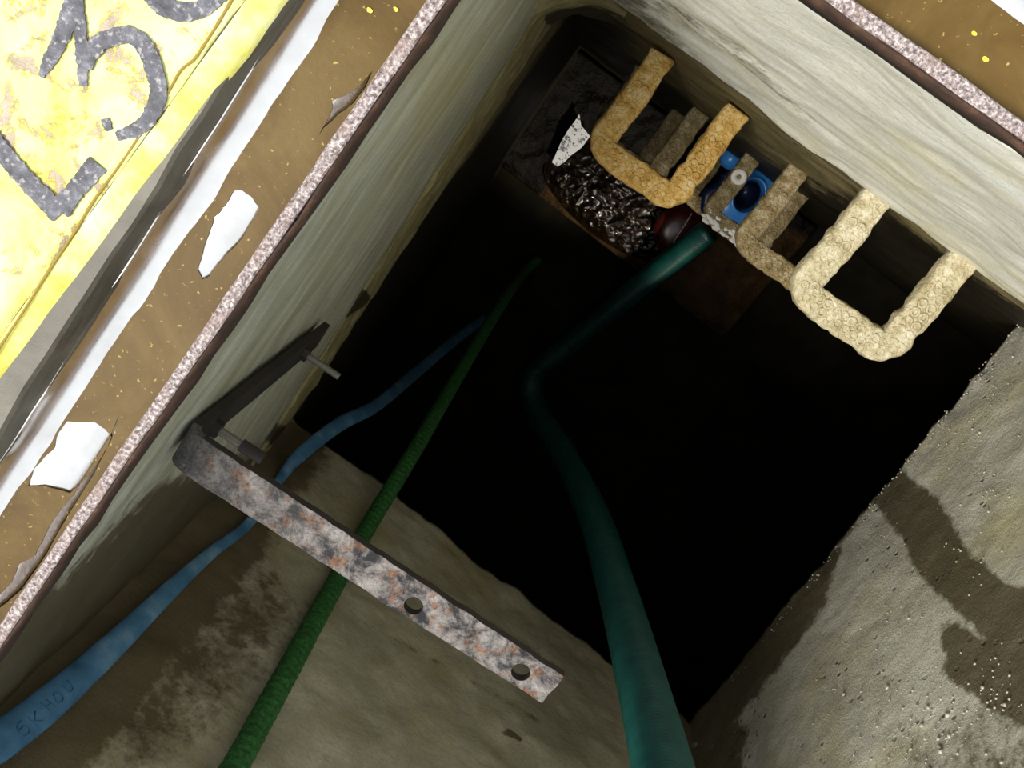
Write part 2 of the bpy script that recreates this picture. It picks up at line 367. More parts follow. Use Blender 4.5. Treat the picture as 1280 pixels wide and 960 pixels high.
# back wall: bright slab face
def wb(p):
    q = pix(p)
    return max(.55*polymask(q, [(690,-90,60),(760,-20,55),(800,10,14),(880,95,12),(1060,235,10),(1240,360,8)], 14), .42*polymask(q, [(830,10,16),(930,70,14),(1010,150,10)], 12))  # darker in the left corner and along the lower edge
wall_back = wallobj('wall_back', gridblock(R0+Vector((0,0,-.031)), RD+Vector((.02,0,-.031)), lo(SD,Z1), lo(S0,Z1), Vector((0,-TH,0)), 150, 60, d_small(7, .006, 8),
    lambda p,u,v: Vector((0,.004*fbm((p.x,0,0),9,2),.006*fbm((p.x,2,0),8,9)))*sm(.8,1,v)), MAT['back'], wb)
# lower back wall to the tank floor, darker with depth and towards both ends
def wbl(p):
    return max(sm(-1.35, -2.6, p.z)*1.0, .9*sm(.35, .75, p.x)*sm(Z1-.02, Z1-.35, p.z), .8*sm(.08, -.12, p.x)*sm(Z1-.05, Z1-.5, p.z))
LB0 = lo(S0, Z1-.0)+Vector((-.05,-.012,0)); LB1 = lo(SD, Z1)+Vector((2.2,-.012+ (2.2*wB1.y/wB1.x),0))
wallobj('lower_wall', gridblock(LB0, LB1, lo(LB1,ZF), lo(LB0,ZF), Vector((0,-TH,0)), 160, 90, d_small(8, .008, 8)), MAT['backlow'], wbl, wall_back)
del wall_back.children[0]['kind']
# rounded inner corner between the left and the back wall, under the slab; shade painted in downwards
rc = .15; cx0, cy0 = SL0.x+.004, LB0.y
vs, fs = [], []; NZ = 30
for j in range(NZ+1):
    z = lerp(Z1-.10, Z2+.02, j/NZ)
    for i in range(25):
        a = math.radians(90*i/24); p = Vector((cx0+rc-rc*math.cos(a), cy0+rc-rc*math.sin(a), z)); vs.append(p + Vector((1,1,0))*(.006*fbm(p, 14, 4)*math.sin(2*a) - .003))
    vs.append(Vector((cx0-.02, cy0-.02, z)))
for j in range(NZ):
    for i in range(26): fs.append((j*26+i, j*26+(i+1) % 26, (j+1)*26+(i+1) % 26, (j+1)*26+i))
fs.append(tuple(range(26))); fs.append(tuple(NZ*26+i for i in range(26)))
tag(mesh('trim_1', vs, fs, MAT['band'], attrs={'wet': [sm(Z1-.16, Z1-.42, v.z) for v in vs]}), kind='structure')  # wet holds the painted shade here
# right wall
def wr(p):
    q = pix(p)
    s = polymask(q, [(1115,612,26),(1150,650,34),(1180,705,32),(1235,755,34),(1300,800,60)], 16)
    s = max(s, polymask(q, [(1190,790,14),(1215,830,34),(1290,850,60)], 16))
    s = max(s, .9*polymask(q, [(880,905,30),(950,810,34),(1010,745,24),(1045,690,8)], 14), .7*polymask(q, [(1270,392,12),(1150,540,10),(1040,680,10)], 8))
    s = max(s, .75*polymask(q, [(880,980,50),(905,920,30)], 18), .45*polymask(q, [(1150,990,60),(1300,930,80)], 40))
    return s
def er(p, u, v): return (Vector((.016*abs(fbm((p.y,0,p.z*.3), 5, 1))+.004*nz((p.y,0,0),38,4),0,.008*nz((p.y,0,0),9,7)))*sm(.9, 1, v))
T0, T1 = Vector((Dd2.x, RD.y-.05, -.031)), Vector((C2.x, YF+.1, -.031))
wall_right = wallobj('wall_right', gridblock(T0, T1, Vector((C2.x, YF+.1, Z2)), Vector((Dd2.x, Dd2.y-.10, Z2)), Vector((TH,0,0)), 170, 150, d_small(11, .003, 14), er), MAT['right'], wr)
gr = []
rg = random.Random(5)
spots = [(1150,900,70,60),(1240,860,60,50),(1190,545,50,26),(1250,470,50,22),(1120,790,50,20),(1060,870,40,16),(1210,700,50,18),(1240,620,40,18),(1100,680,40,10),(1160,940,80,40)]
for (sx_, sy_, ra, nn) in spots:
    for k in range(nn):
        x, y = sx_+rg.gauss(0, ra*.5), sy_+rg.gauss(0, ra*.5)
        p = atv(min(x, 1330), min(y, 1000), 0, T0.x); t = (p.y-T0.y)/(T1.y-T0.y); p = atv(min(x, 1330), min(y, 1000), 0, T0.x+(T1.x-T0.x)*t)
        if p.z < Z2+.03 or p.z > -.05: continue
        r = rg.uniform(.0012, .0034)*(1 if rg.random() < .88 else 1.7); vs = []
        for (a, b, c) in ((1,0,0),(-1,0,0),(0,1,0),(0,-1,0),(0,0,1),(0,0,-1)): vs.append(p + Vector((a*.8*r, b*r*rg.uniform(.7,1.5), c*r*rg.uniform(.7,1.5))))
        gr.append((vs, [(0,2,4),(2,1,4),(1,3,4),(3,0,4),(2,0,5),(1,2,5),(3,1,5),(0,3,5)]))
for k in range(150):
    t = rg.random(); p = Vector((Dd2.x, Dd2.y, Z2)).lerp(Vector((C2.x, YF, Z2)), t) + Vector((.0, 0, rg.uniform(.01, .05))); r = rg.uniform(.0012, .0030)
    vs = [p + Vector((a*r, b*r*1.3, c*r)) for (a, b, c) in ((1,0,0),(-1,0,0),(0,1,0),(0,-1,0),(0,0,1),(0,0,-1))]
    gr.append((vs, [(0,2,4),(2,1,4),(1,3,4),(3,0,4),(2,0,5),(1,2,5),(3,1,5),(0,3,5)]))
gt = mesh('grit', *join(*gr), M('pale_wet_grit').set(col=(.45,.42,.33), rough=.3, spec=.6), wall_right); gt['kind'] = 'stuff'
# front wall (nearest the photographer)
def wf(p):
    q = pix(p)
    a = polymask(q, [(372,560,40),(250,690,70),(60,860,110),(-60,960,130)], 34)  # soft shade in the left corner, painted into the mask
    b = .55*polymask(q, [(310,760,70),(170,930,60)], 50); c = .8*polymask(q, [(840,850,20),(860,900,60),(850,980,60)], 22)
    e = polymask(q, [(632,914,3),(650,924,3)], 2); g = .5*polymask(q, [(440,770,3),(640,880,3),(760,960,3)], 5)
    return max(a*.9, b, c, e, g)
def ef(p, u, v): return Vector((0,.012*fbm((p.x,3,0), 8, 1),.02*fbm((p.x,4,0), 6, 7)))*sm(.9, 1, v)
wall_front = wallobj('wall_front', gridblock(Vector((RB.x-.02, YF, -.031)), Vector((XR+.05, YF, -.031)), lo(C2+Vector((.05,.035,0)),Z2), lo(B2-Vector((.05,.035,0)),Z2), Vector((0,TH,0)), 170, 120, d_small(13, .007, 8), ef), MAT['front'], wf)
# tank shell
def slab(name, x0, x1, y0, y1, z0, z1, mat):
    return tag(mesh(name, *box(((x0+x1)/2,(y0+y1)/2,(z0+z1)/2), Vector(((x1-x0)/2,0,0)), Vector((0,(y1-y0)/2,0)), Vector((0,0,(z1-z0)/2))), mat, smooth=False), kind='structure')
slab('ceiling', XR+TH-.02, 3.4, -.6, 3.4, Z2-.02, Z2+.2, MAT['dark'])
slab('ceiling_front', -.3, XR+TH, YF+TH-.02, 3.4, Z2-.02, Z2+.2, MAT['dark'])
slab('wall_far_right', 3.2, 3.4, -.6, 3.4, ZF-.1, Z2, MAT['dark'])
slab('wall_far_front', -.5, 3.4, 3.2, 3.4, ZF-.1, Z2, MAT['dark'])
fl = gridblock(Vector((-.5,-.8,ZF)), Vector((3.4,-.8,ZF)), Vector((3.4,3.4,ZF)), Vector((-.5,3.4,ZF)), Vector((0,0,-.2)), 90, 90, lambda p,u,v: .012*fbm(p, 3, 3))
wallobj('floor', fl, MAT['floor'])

# ------------------------------------------------------------------ manhole frame (ring of steel around the opening)
def ring(quad, prof):
    """sweep profile points (offset outward, z) round a quad with mitred corners"""
    n = len(quad); cs = []
    for i in range(n):
        p, a, b = quad[i], quad[i-1], quad[(i+1) % n]
        d0 = (p-a); d1 = (b-p); d0.z = d1.z = 0; d0.normalize(); d1.normalize()
        n0, n1 = Vector((d0.y,-d0.x,0)), Vector((d1.y,-d1.x,0)); m_ = (n0+n1); m_ = m_/(1+n0.dot(n1)); cs.append((p, m_))
    cen = sum((q for q in quad), Vector())/n
    sgn = 1 if (quad[0]-cen).dot(cs[0][1]) > 0 else -1
    vs, fs = [], []; K = len(prof)
    SUB = 40
    for i in range(n):
        for s in range(SUB):
            t = s/SUB; j = (i+1) % n
            for (o, z) in prof:
                a = cs[i][0]+cs[i][1]*sgn*o; b = cs[j][0]+cs[j][1]*sgn*o; q = a.lerp(b, t); q.z = z; vs.append(q)
    T = n*SUB
    for i in range(T):
        for k in range(K):
            j = (i+1) % T; k2 = (k+1) % K; fs.append((i*K+k, j*K+k, j*K+k2, i*K+k2))
    return vs, fs, cs, sgn
QUAD = [lo(R0,0), lo(RB,0), lo(RC,0), lo(RD,0)]
frame = tag(empty('hatch_surround', lo(R0,0)), 'square steel manhole frame with gritty rim bar and wet gutter around the shaft', 'hatch surround')
def rough(vs, a, s): return [v + Vector((nz(v,s,1), nz(v,s,2), .6*nz(v,s,3)))*a for v in vs]
vs, fs, CS, SG = ring(QUAD, [(-.001,-.001),(.0005,.0005),(.010,.0005),(.0115,-.001),(.0115,-.03),(-.001,-.03)])
mesh('rim_bar', rough(vs, .0016, 60), fs, MAT['rim'], frame, smooth=False)
vs, fs, _, _ = ring(QUAD, [(-.004,-.0035),(-.0005,-.0025),(-.0005,-.034),(-.006,-.034)])
mesh('rust_edge', rough(vs, .003, 45), fs, MAT['rust'], frame)
GZ = -.022
prof = [(.0115, GZ)] + [(.066, GZ)] + [(.066+.032*math.sin(a), GZ+.034*(1-math.cos(a))) for a in [i*math.pi/2/10 for i in range(1, 11)]]
prof += [(.099, GZ-.007), (.0115, GZ-.007)]
vs, fs, _, _ = ring(QUAD, prof); mesh('gutter', rough(vs, .0012, 22), fs, MAT['steel'], frame)
prof = [(.0975,.010),(.0985,.012),(.103,.036),(.106,.040),(.150,.040),(.150,-.04),(.0975,-.04)]
vs, fs, _, _ = ring(QUAD, prof); mesh('upstand', rough(vs, .004, 16), fs, MAT['upstand'], frame, smooth=False)

# muddy water with holes shaped as sky reflections, where bright steel mirrors the sky
DW = D0-GZ-.0015
def ringloop(o, jit=0, sc=30, seed=0):
    out = []
    for i in range(4):
        j = (i+1) % 4; a = CS[i][0]+CS[i][1]*SG*o; b = CS[j][0]+CS[j][1]*SG*o; n = 160
        nrm = Vector(((b-a).y, -(b-a).x, 0)).normalized()
        for k in range(n):
            q = a.lerp(b, k/n); out.append(q + nrm*jit*fbm(q, sc, seed))
    return out
def L(pts): return [at(x, y, DW) for x, y in pts]
def wob(pts, n=5, amp=1.3):
    out = []
    for i in range(len(pts)):
        a, b = pts[i], pts[(i+1) % len(pts)]
        for k in range(n):
            t = k/n; x, y = a[0]+(b[0]-a[0])*t, a[1]+(b[1]-a[1])*t
            out.append((x+amp*noise.noise(Vector((x*.09,y*.09,1))), y+amp*noise.noise(Vector((x*.09,y*.09,9)))))
    return out
sky_patch = [[(292,239),(304,238),(314,246),(324,260),(316,276),(300,302),(280,322),(262,345),(253,350),(247,338),(254,312),(262,290),(268,272),(281,258)],
         [(84,527),(100,528),(118,527),(132,536),(139,546),(134,560),(120,582),(106,600),(88,616),(72,612),(54,607),(35,608),(42,588),(56,572),(68,560),(74,540)],
         [(466,88),(458,108),(440,131),(424,142),(406,160),(398,170),(408,154),(416,134),(415,126),(424,122),(444,112),(458,98)],
         [(150,518),(139,550),(118,592),(88,640),(60,690),(28,736),(-4,764),(-4,748),(14,728),(24,706),(44,694),(66,650),(92,618),(116,580),(136,548)],]
loops = [ringloop(.0765, .0055, 14, 3), ringloop(.0112)] + [L(wob(p)) for p in sky_patch]
water = fill2d('muddy_water', loops, GZ+.0015, .0016, MAT['mud'])
tag(water, 'shallow brown muddy water lying in the steel gutter around the opening', 'water')
# paint chips
chips = [(463,13,7,'larger yellow paint chip in the left gutter near the top edge'),(496,12,5,'smaller yellow paint chip in the left gutter near the rim bar at the top'),
         (1217,42,5,'yellow paint chip in the back gutter nearest the pale strip'),(1231,74,6,'elongated yellow paint chip in the middle of the back gutter'),
         (1214,112,4,'small yellow paint chip in the back gutter beside the rim bar')]
for x, y, s, lab in chips:
    c = at(x, y, DW); r = s*.72/F*DW; rot = random.random()*6
    pts = [(c.x+r*(.7+.5*random.random())*math.cos(rot+i*math.tau/7), c.y+r*.75*(.6+.5*random.random())*math.sin(rot+i*math.tau/7)) for i in range(7)]
    tag(fill2d('paint_chip', [pts], GZ+.0032, .0016, MAT['chip']), lab, 'paint chip', 'yellow paint chips in the gutter')

# ------------------------------------------------------------------ yellow painted slab with its lettering
ZY = .052; DY = D0-ZY
y0, y1 = at(-6, 490, DY+.012), at(338, 26, DY+.012)        # lower edge of its side
u = (y1-y0).normalized(); nrm = Vector((u.y, -u.x, 0));
if nrm.x < 0: nrm = -nrm
yroot = tag(empty('painted_slab', lo(y0, 0)), 'chipped yellow painted concrete slab with black lettering beside the left gutter', 'slab')
EA, EB = y0 - u*1.1, y1 + u*.8
def ypt(t, o, z): q = EA.lerp(EB, t) - nrm*o; return Vector((q.x, q.y, z))
NE = 240; vs, fs = [], []
pr = [(.0,-.035),(.0,.030),(.004,.042),(.019,.0505),(.0215,.0505),(.0215,-.035)]
for i in range(NE+1):
    for k, (o, z) in enumerate(pr):
        p = ypt(i/NE, o, z); j = .0016*fbm(p, 18, k) if k in (1,2,3) else 0
        vs.append(p - nrm*j + Vector((0,0,j*.4 if k != 1 else j*2)))
K = len(pr)
for i in range(NE):
    for k in range(K): fs.append((i*K+k, (i+1)*K+k, (i+1)*K+(k+1) % K, i*K+(k+1) % K))
# side (grey) and chamfer (yellow) as two parts
side = [f for f in fs if (f[0] % K) in (0, 4, 5)]; cham = [f for f in fs if (f[0] % K) in (1, 2, 3)]
mesh('bare_side', vs, side, MAT['upstand'], yroot); mesh('bevelled_edge', vs, cham, MAT['yedge'], yroot)
W_ = .9
tv = gridblock(ypt(0,.0225,ZY), ypt(1,.0225,ZY), ypt(1,W_,ZY), ypt(0,W_,ZY), Vector((0,0,-.085)), 200, 70, lambda p,a,b: .0012*fbm(p, 14, 2), lambda p,a,b: -nrm*(.0025*fbm(p,22,5)*(1 if b == 0 else 0)))
mesh('painted_top', *tv, MAT['yellow'], yroot)
def stroke(pts, seed, n=26, close=False):     # pts (px, py, halfwidth px) -> ragged outline on the slab top
    P = [Vector((a, b, 0)) for a, b, c in pts]; Wd = [c for a, b, c in pts]
    cp = catmull(P, n); L_, R_ = [], []; N = len(cp)
    for i, p in enumerate(cp):
        t = (cp[min(i+1,N-1)]-cp[max(i-1,0)]).normalized(); k = min(len(Wd)-2, i//n); w = Wd[k]+(Wd[k+1]-Wd[k])*((i-k*n)/n)
        nn = Vector((-t.y, t.x, 0)); j1 = 1.8*fbm((p.x,p.y,0), .16, seed); j2 = 1.8*fbm((p.x,p.y,5), .16, seed+3)
        L_.append(p+nn*(w+j1)); R_.append(p-nn*(w+j2))
    return [at(q.x, q.y, DY-.0012) for q in L_+R_[::-1]]
def letter(name, strokes, label):
    r = None
    for k, s in enumerate(strokes):
        o = fill2d(name if k == 0 else 'paint_stroke', [stroke(s, k+3)], ZY+.0012+.0002*k, .0016, MAT['letter'], yroot if k == 0 else r)
        if k == 0: r = o; o['label'] = label
letter('letter', [[(-14,166,11),(10,198,11),(40,232,12),(76,268,13)], [(74,262,15),(96,236,12),(122,204,14)]], 'black painted capital L')
letter('digit', [[(51,96,4),(62,76,9),(78,44,11),(94,-4,12)], [(97,-4,6),(101,40,8),(103,72,8),(104,108,5)],
                 [(106,84,9),(120,58,11),(142,46,11),(164,44,11),(182,60,11),(194,90,11),(198,120,11),(186,148,10),(168,163,9),(146,170,6)], [(132,148,5),(134,156,6),(137,163,4)]], 'black painted figure 3 with a flat top')
letter('digit', [[(180,-40,10),(186,-14,11),(206,8,13),(236,15,12),(262,4,11),(284,-20,11),(290,-50,11)]], 'black painted round figure cut off by the edge')
# crack along the top edge of the chamfer
cr = [(292,-4),(272,30),(254,58),(243,74),(226,88),(212,112),(196,138),(176,168),(150,206),(118,250),(92,292),(60,340),(30,388),(-10,448)]
pts = [at(x, y, DY-.0006) for x, y in cr]; pts = catmull(pts, 8)
mesh('edge_crack', *tube(pts, lambda i,s,a: (.0009,.0011+.0008*abs(noise.noise(Vector((i*.21,0,0))))), 6), MAT['crack'], yroot)
# yard ground outside the frame on the remaining sides
ro = ringloop(.147); xs = [p.x for p in ro]; ys = [p.y for p in ro]
big = [(-2.5,-2.5),(3.5,-2.5),(3.5,3.5),(-2.5,3.5)]
g = fill2d('ground', [big, [(p.x,p.y) for p in ro]], -.05, .06, MAT['ground']); tag(g, kind='structure')

# ------------------------------------------------------------------ manhole steps
def step_profile(w, h):                # rounded rectangle cross-section (across, up)
    r = min(w, h)*.42; out = []
    for cx, cz, a0 in ((w-r,h-r,0),(-w+r,h-r,90),(-w+r,-h+r,180),(w-r,-h+r,270)):
        for k in range(4): a = math.radians(a0+k*30); out.append((cx+r*math.cos(a), cz+r*math.sin(a)))
    return out
WS, PS, HW, HT = 0, 0, .029, .017
s_rl, s_rr, s_tl, s_tr = [at(x, y, D1) for x, y in ((1083,243),(1206,338),(986,352),(1114,458))]
W_out = ((s_tr-s_tl).length); P_out = ((s_rl-s_tl).length+(s_rr-s_tr).length)/2
print('step width', W_out, 'projection', P_out)
def sweep_part(path, seed, flat_end=True):
    prof = step_profile(HW, HT); vs, fs = [], []; N = len(path); K = len(prof)
    for i, p in enumerate(path):
        t = (path[min(i+1,N-1)]-path[max(i-1,0)]).normalized(); side = Vector((t.y,-t.x,0))
        for (a, b) in prof:
            q = p + side*a + Vector((0,0,b)); q += Vector((nz(q,55,seed),nz(q,55,seed+1),nz(q,70,seed+2)))*.0045 + side*.004*nz(p,22,seed+5); vs.append(q)
    for i in range(N-1):
        for k in range(K): fs.append((i*K+k, i*K+(k+1) % K, (i+1)*K+(k+1) % K, (i+1)*K+k))
    fs.append(tuple(range(K))); fs.append(tuple((N-1)*K+k for k in range(K)))
    return vs, fs
def step_parts(seed):
    # local frame: x along tread (0 centre), y away from the wall (0 at wall face), z up (top at 0)
    w = W_out/2-HW; p = P_out-HW; r = .030; c = []
    legl = [Vector((-w, y, 0)) for y in [-.05+i*(p-r+.05)/40 for i in range(41)]]
    legr = [Vector((w, y, 0)) for y in [-.05+i*(p-r+.05)/40 for i in range(41)]]
    tr = [Vector((-w, p-r-.004, 0)), Vector((-w, p-r, 0))] + [Vector((-w+r-r*math.cos(a), p-r+r*math.sin(a), 0)) for a in [math.radians(9*i) for i in range(1,11)]]
    tr += [Vector((-w+r+(2*w-2*r)*i/28, p, 0)) for i in range(1,29)] + [Vector((w-r+r*math.sin(a), p-r+r*math.cos(a), 0)) for a in [math.radians(9*i) for i in range(1,11)]] + [Vector((w, p-r-.004, 0))]
    return sweep_part(legl, seed), sweep_part(legr, seed), sweep_part(tr, seed), tr, legl
def torus(c, R, r, n=12, k=5):
    vs, fs = [], []
    for i in range(n):
        a = math.tau*i/n
        for j in range(k):
            b = math.tau*j/k; vs.append(c+Vector(((R+r*math.cos(b))*math.cos(a), (R+r*math.cos(b))*math.sin(a), r*math.sin(b))))
    for i in range(n):
        for j in range(k): fs.append((i*k+j, ((i+1) % n)*k+j, ((i+1) % n)*k+(j+1) % k, i*k+(j+1) % k))
    return vs, fs
def studs(path, d=.0175, off=.0095):
    P, Ln = resample(path, d); ms = []
    for i, p in enumerate(P):
        if i == 0 or i == len(P)-1: continue
        t = (P[min(i+1,len(P)-1)]-P[i-1]).normalized(); s = Vector((t.y,-t.x,0))
        for q in (-1, 1): ms.append(torus(p+s*off*q+Vector((0,0,HT-.0005)), .0074, .0030))
    return join(*ms)
pl, prr, pt, trp, lgp = step_parts(1)
def local_to(name, geo, mat, root):
    me = bpy.data.meshes.new(name); me.from_pydata([tuple(v) for v in geo[0]], [], geo[1]); me.materials.append(mat)
    me.polygons.foreach_set('use_smooth', [True]*len(me.polygons)); bm = bmesh.new(); bm.from_mesh(me); bmesh.ops.recalc_face_normals(bm, faces=bm.faces); bm.to_mesh(me); bm.free()
    o = bpy.data.objects.new(name, me); COL.objects.link(o); o.parent = root; return o
wallang = math.atan2(wB1.y, wB1.x)
mid_root = (s_rl+s_rr)/2
proto = empty('manhole_step', mid_root); proto.rotation_euler = (0, 0, wallang)
legA = local_to('leg', pl, MAT['step_pale'], proto); legB = local_to('leg', prr, MAT['step_pale'], proto); trd = local_to('tread', pt, MAT['step_pale'], proto)
st = local_to('tread_pattern', studs(trp), MAT['step_pale'], trd); st['kind'] = 'stuff'
for lg, pp in ((legA, lgp), (legB, [Vector((-v.x, v.y, v.z)) for v in lgp])):
    st = local_to('leg_pattern', studs(pp[12:]), MAT['step_pale'], lg); st['kind'] = 'stuff'
def copy_tree(o, parent, mat):
    c = o.copy(); COL.objects.link(c)
    if parent: c.parent = parent
    for ch in list(o.children): copy_tree(ch, c, mat)
    if c.type == 'MESH' and mat:
        c.material_slots[0].link = 'OBJECT'; c.material_slots[0].material = mat
    return c
s2 = [at(x, y, 2.16) for x, y in ((800,82),(917,147),(738,174),(852,256))]
mid2 = (s2[0]+s2[1]+ (s2[2]+s2[3]))/4 ; 
ydir = Vector((-math.sin(wallang), math.cos(wallang), 0))
def wallpt(x, z):                       # point on the lower back wall
    t = (x-LB0.x)/(LB1.x-LB0.x); return Vector((x, LB0.y+(LB1.y-LB0.y)*t, z))
r2 = wallpt((s2[0]+s2[1]).x/2 , D0-2.16)
print('mid roots', mid_root, r2, (s2[0]+s2[1])/2, wallpt(mid_root.x, 0))
G = 'cast iron manhole steps up the back wall'
proto.location = mid_root + ydir*.022
tag(proto, 'large pale encrusted manhole step highest and nearest the right wall', 'step', G)
for z_r, r0, mat, lab in ((1.2, 'L', 'step_orange', 'orange encrusted manhole step, upper one of the left column'),
                          (1.4, 'R', 'step_brown', 'buff manhole step directly below and behind the large pale step'),
                          (1.6, 'L', 'step_brown', 'brown manhole step half hidden below the orange one'),
                          (1.8, 'R', 'step_brown', 'wet brown manhole step with white scum on its tread in front of the blue container'),
                          (2.0, 'L', 'step_brown', 'dim lowest manhole step of the left column deep below the orange one'),
                          (2.2, 'R', 'step_brown', 'deepest manhole step of the right column left of the blue container')):
    c = copy_tree(proto, None, MAT[mat])
    x = r2.x+.012 if r0 == 'L' else mid_root.x; c.location = wallpt(x, D0-D1*z_r) + ydir*(.055 if r0 == 'L' else .042)
    tag(c, lab, 'step', G)
    if z_r == 1.8: scum_step = c

# ------------------------------------------------------------------ bent strap bracket on the left wall
dA = 1.03
pA = [at(x, y, dA) for x, y in ((236,537),(703,846),(678,878),(207,577))]
ex = ((pA[1]-pA[0])+(pA[2]-pA[3])).normalized(); ey = Vector((-ex.y, ex.x, 0))
org = (pA[0]+pA[3])/2; LA = ((pA[1]-pA[0]).length+(pA[2]-pA[3]).length)/2; WA = .5*((pA[0]-pA[3]).length+(pA[1]-pA[2]).length)
print('bracket', org, 'len', LA, 'w', WA, 'ex', ex)
br = tag(empty('strap_bracket', org), 'bent flat steel strap with flaking rust and two holes fixed to the left wall', 'bracket')
TK = .012
def bl(x, y, z): return org + ex*x + ey*y + Vector((0,0,z))
def hole_uv(px, py): q = at(px, py, dA)-org; return q.dot(ex), q.dot(ey)
h1, h2 = hole_uv(517,757), hole_uv(651,840); hr = .0125
wl0, wl1 = WA*.53, WA*.47
outl = []
NS = 60
for i in range(NS+1): x = .022+(LA-.022)*i/NS; outl.append((x, -wl0+(wl0-wl1)*i/NS+.0015*fbm((x,0,0),40,1)))
outl += [(LA+.001, -.3*wl1), (LA-.001, .4*wl1)]
for i in range(NS, -1, -1): x = .022+(LA-.022)*i/NS; outl.append((x, wl0+(wl1-wl0)*i/NS+.0015*fbm((x,1,0),40,4)))
circ = lambda c, r: [(c[0]+r*math.cos(a*math.tau/28), c[1]+r*math.sin(a*math.tau/28)) for a in range(28)]
def rot(lp): return [(bl(a, b, 0).x, bl(a, b, 0).y) for a, b in lp]
arm = fill2d('arm', [rot(outl), rot(circ(h1, hr)), rot(circ(h2, hr))], org.z-TK/2, TK, MAT['strap'], br, bev=.0008)
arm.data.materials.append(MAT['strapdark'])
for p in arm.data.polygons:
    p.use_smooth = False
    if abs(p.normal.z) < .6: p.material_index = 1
# bend + vertical leg as a swept strip
rb = .024; strip = [(.0225,0,0)]; pth = []
for a in range(0, 91, 9): t = math.radians(a); pth.append((.022-rb*math.sin(t), -rb+rb*math.cos(t)))
LEGL = .62
LEGL = min((math.hypot(*(Vector(pix(bl(0, 0, -q/200)))-Vector((394, 412)))), q/200) for q in range(20, 200))[1]; print('leg length', LEGL)
for i in range(1, 30): pth.append((.022-rb, -rb-(LEGL-rb)*i/29))
vs, fs = [], []
for i, (x, z) in enumerate(pth):
    a = pth[max(0,i-1)]; b = pth[min(len(pth)-1,i+1)]; tx, tz = b[0]-a[0], b[1]-a[1]; l = math.hypot(tx,tz); nx_, nz_ = -tz/l, tx/l
    if i == 0: nx_, nz_ = 0, -1
    if nx_ < 0 or (i == 0): pass
    w = wl0
    inn = (x+TK*(0 if i == 0 else 1)*max(0,1)*(math.sin(min(1,i/10)*math.pi/2)), z-TK*math.cos(min(1,i/10)*math.pi/2))
    for (yy, q) in ((-w, (x,z)), (w, (x,z)), (w, inn), (-w, inn)): vs.append(bl(q[0], yy, q[1]))
def strip_faces(i0, i1):
    f = []
    for i in range(i0, i1):
        for k in range(4): f.append((i*4+k, (i+1)*4+k, (i+1)*4+(k+1) % 4, i*4+(k+1) % 4))
    f.append((i0*4,i0*4+1,i0*4+2,i0*4+3)); f.append((i1*4+3,i1*4+2,i1*4+1,i1*4)); return f
def sub(vs, fs):
    ids = sorted({i for f in fs for i in f}); mp = {j: k for k, j in enumerate(ids)}
    return [vs[i] for i in ids], [tuple(mp[i] for i in f) for f in fs]
mesh('bend', *sub(vs, strip_faces(0, 10)), MAT['strap'], br, smooth=False)
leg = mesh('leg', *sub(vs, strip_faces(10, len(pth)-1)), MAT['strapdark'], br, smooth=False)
for (x0, y0_, x1, y1_) in ((268,533,303,549),(374,434,410,464)):
    zz = org.z - min((math.hypot(*(Vector(pix(bl(.012, 0, -q/400)))-Vector((x0, y0_)))), q/400) for q in range(10, 300))[1]; p0 = org; L_b = .085
    a = Vector((org.x-.004, p0.y, zz)); b = a + ex*L_b
    rad = .0058
    bt = mesh('bolt', *tube([a, a.lerp(b,.5), b], lambda i,s,an: (rad, rad), 14), MAT['bolt'], br, smooth=False)
    nut = tube([a+ex*.012, a+ex*.024], lambda i,s,an: (.0125,.0125), 6); mesh('nut', *nut, MAT['strapdark'], bt, smooth=False)
    if x0 == 268:
        mesh('sleeve', *tube([a+ex*.055, a+ex*.088], lambda i,s,an: (.0085,.0085), 14), MAT['strapdark'], bt, smooth=False)

# ------------------------------------------------------------------ hoses
def fw(px, py, r): return pix_d(atv(px, py, 1, YF-.012-r))
def pix_d(p): return D0-p.z
def hosepath(ctrl, step): return resample(catmull([c if isinstance(c, Vector) else at(*c) for c in ctrl], 14), step)
def over_rim(p, h, *ys): return [Vector((p.x, 2.3, h)), Vector((p.x, 1.75, h+.005)), Vector((p.x, 1.36, h+.03))]
# teal corrugated suction hose
P, Ln = hosepath(over_rim(at(870,1170,.80), .03) + [at(870,1170,.80)+Vector((0,.30,.06)), (870,1170,.80),(845,1040,1.10),(826,950,1.36),(800,845,1.72),(772,740,2.2),(740,640,2.8),(700,560,3.5),(668,508,4.05),(668,468,4.24),(710,432,4.24),(775,378,4.20),(836,328,4.02),(884,290,3.90)], .0014)
R = .047
tv_ = tube(P, lambda i,s,a: ((R-.002+.0058*abs(math.sin(i*math.pi/6)),)*2), 26)
tag(mesh('suction_hose', *tv_, MAT['teal'], attrs={'groove_shade': [abs(math.sin((k//26)*math.pi/6)) for k in range(len(tv_[0]))]}), 'thick teal corrugated suction hose dropping into the black tank', 'hose')
# green braided hose
print('HOSES', at(870,1170,.80), at(190,1150,fw(190,1150,.035)), at(-60,970,fw(-60,970,.03)))
P, Ln = hosepath(over_rim(at(190,1150,fw(190,1150,.035)), .005) + [Vector((at(190,1150,fw(190,1150,.035)).x, 1.17, .035)), (190,1150,fw(190,1150,.035)),(292,962,fw(292,962,.035)),(360,838,fw(360,838,.035)),(412,742,fw(412,742,.035)),(462,655,fw(462,655,.05)),(520,560,2.42),(578,460,2.95),(630,375,3.6),(655,340,4.15),(672,325,4.31)], .0045)
R2 = .0205
tag(mesh('green_hose', *tube(P, lambda i,s,a: ((R2*(1+.07*math.sin(6*a+i*.7)*math.sin(6*a-i*.7)+.05*noise.noise(Vector((i*.3,a*2,0)))),)*2), 24), MAT['green']), 'green rough braided hose running behind the strap bracket into the tank', 'hose')
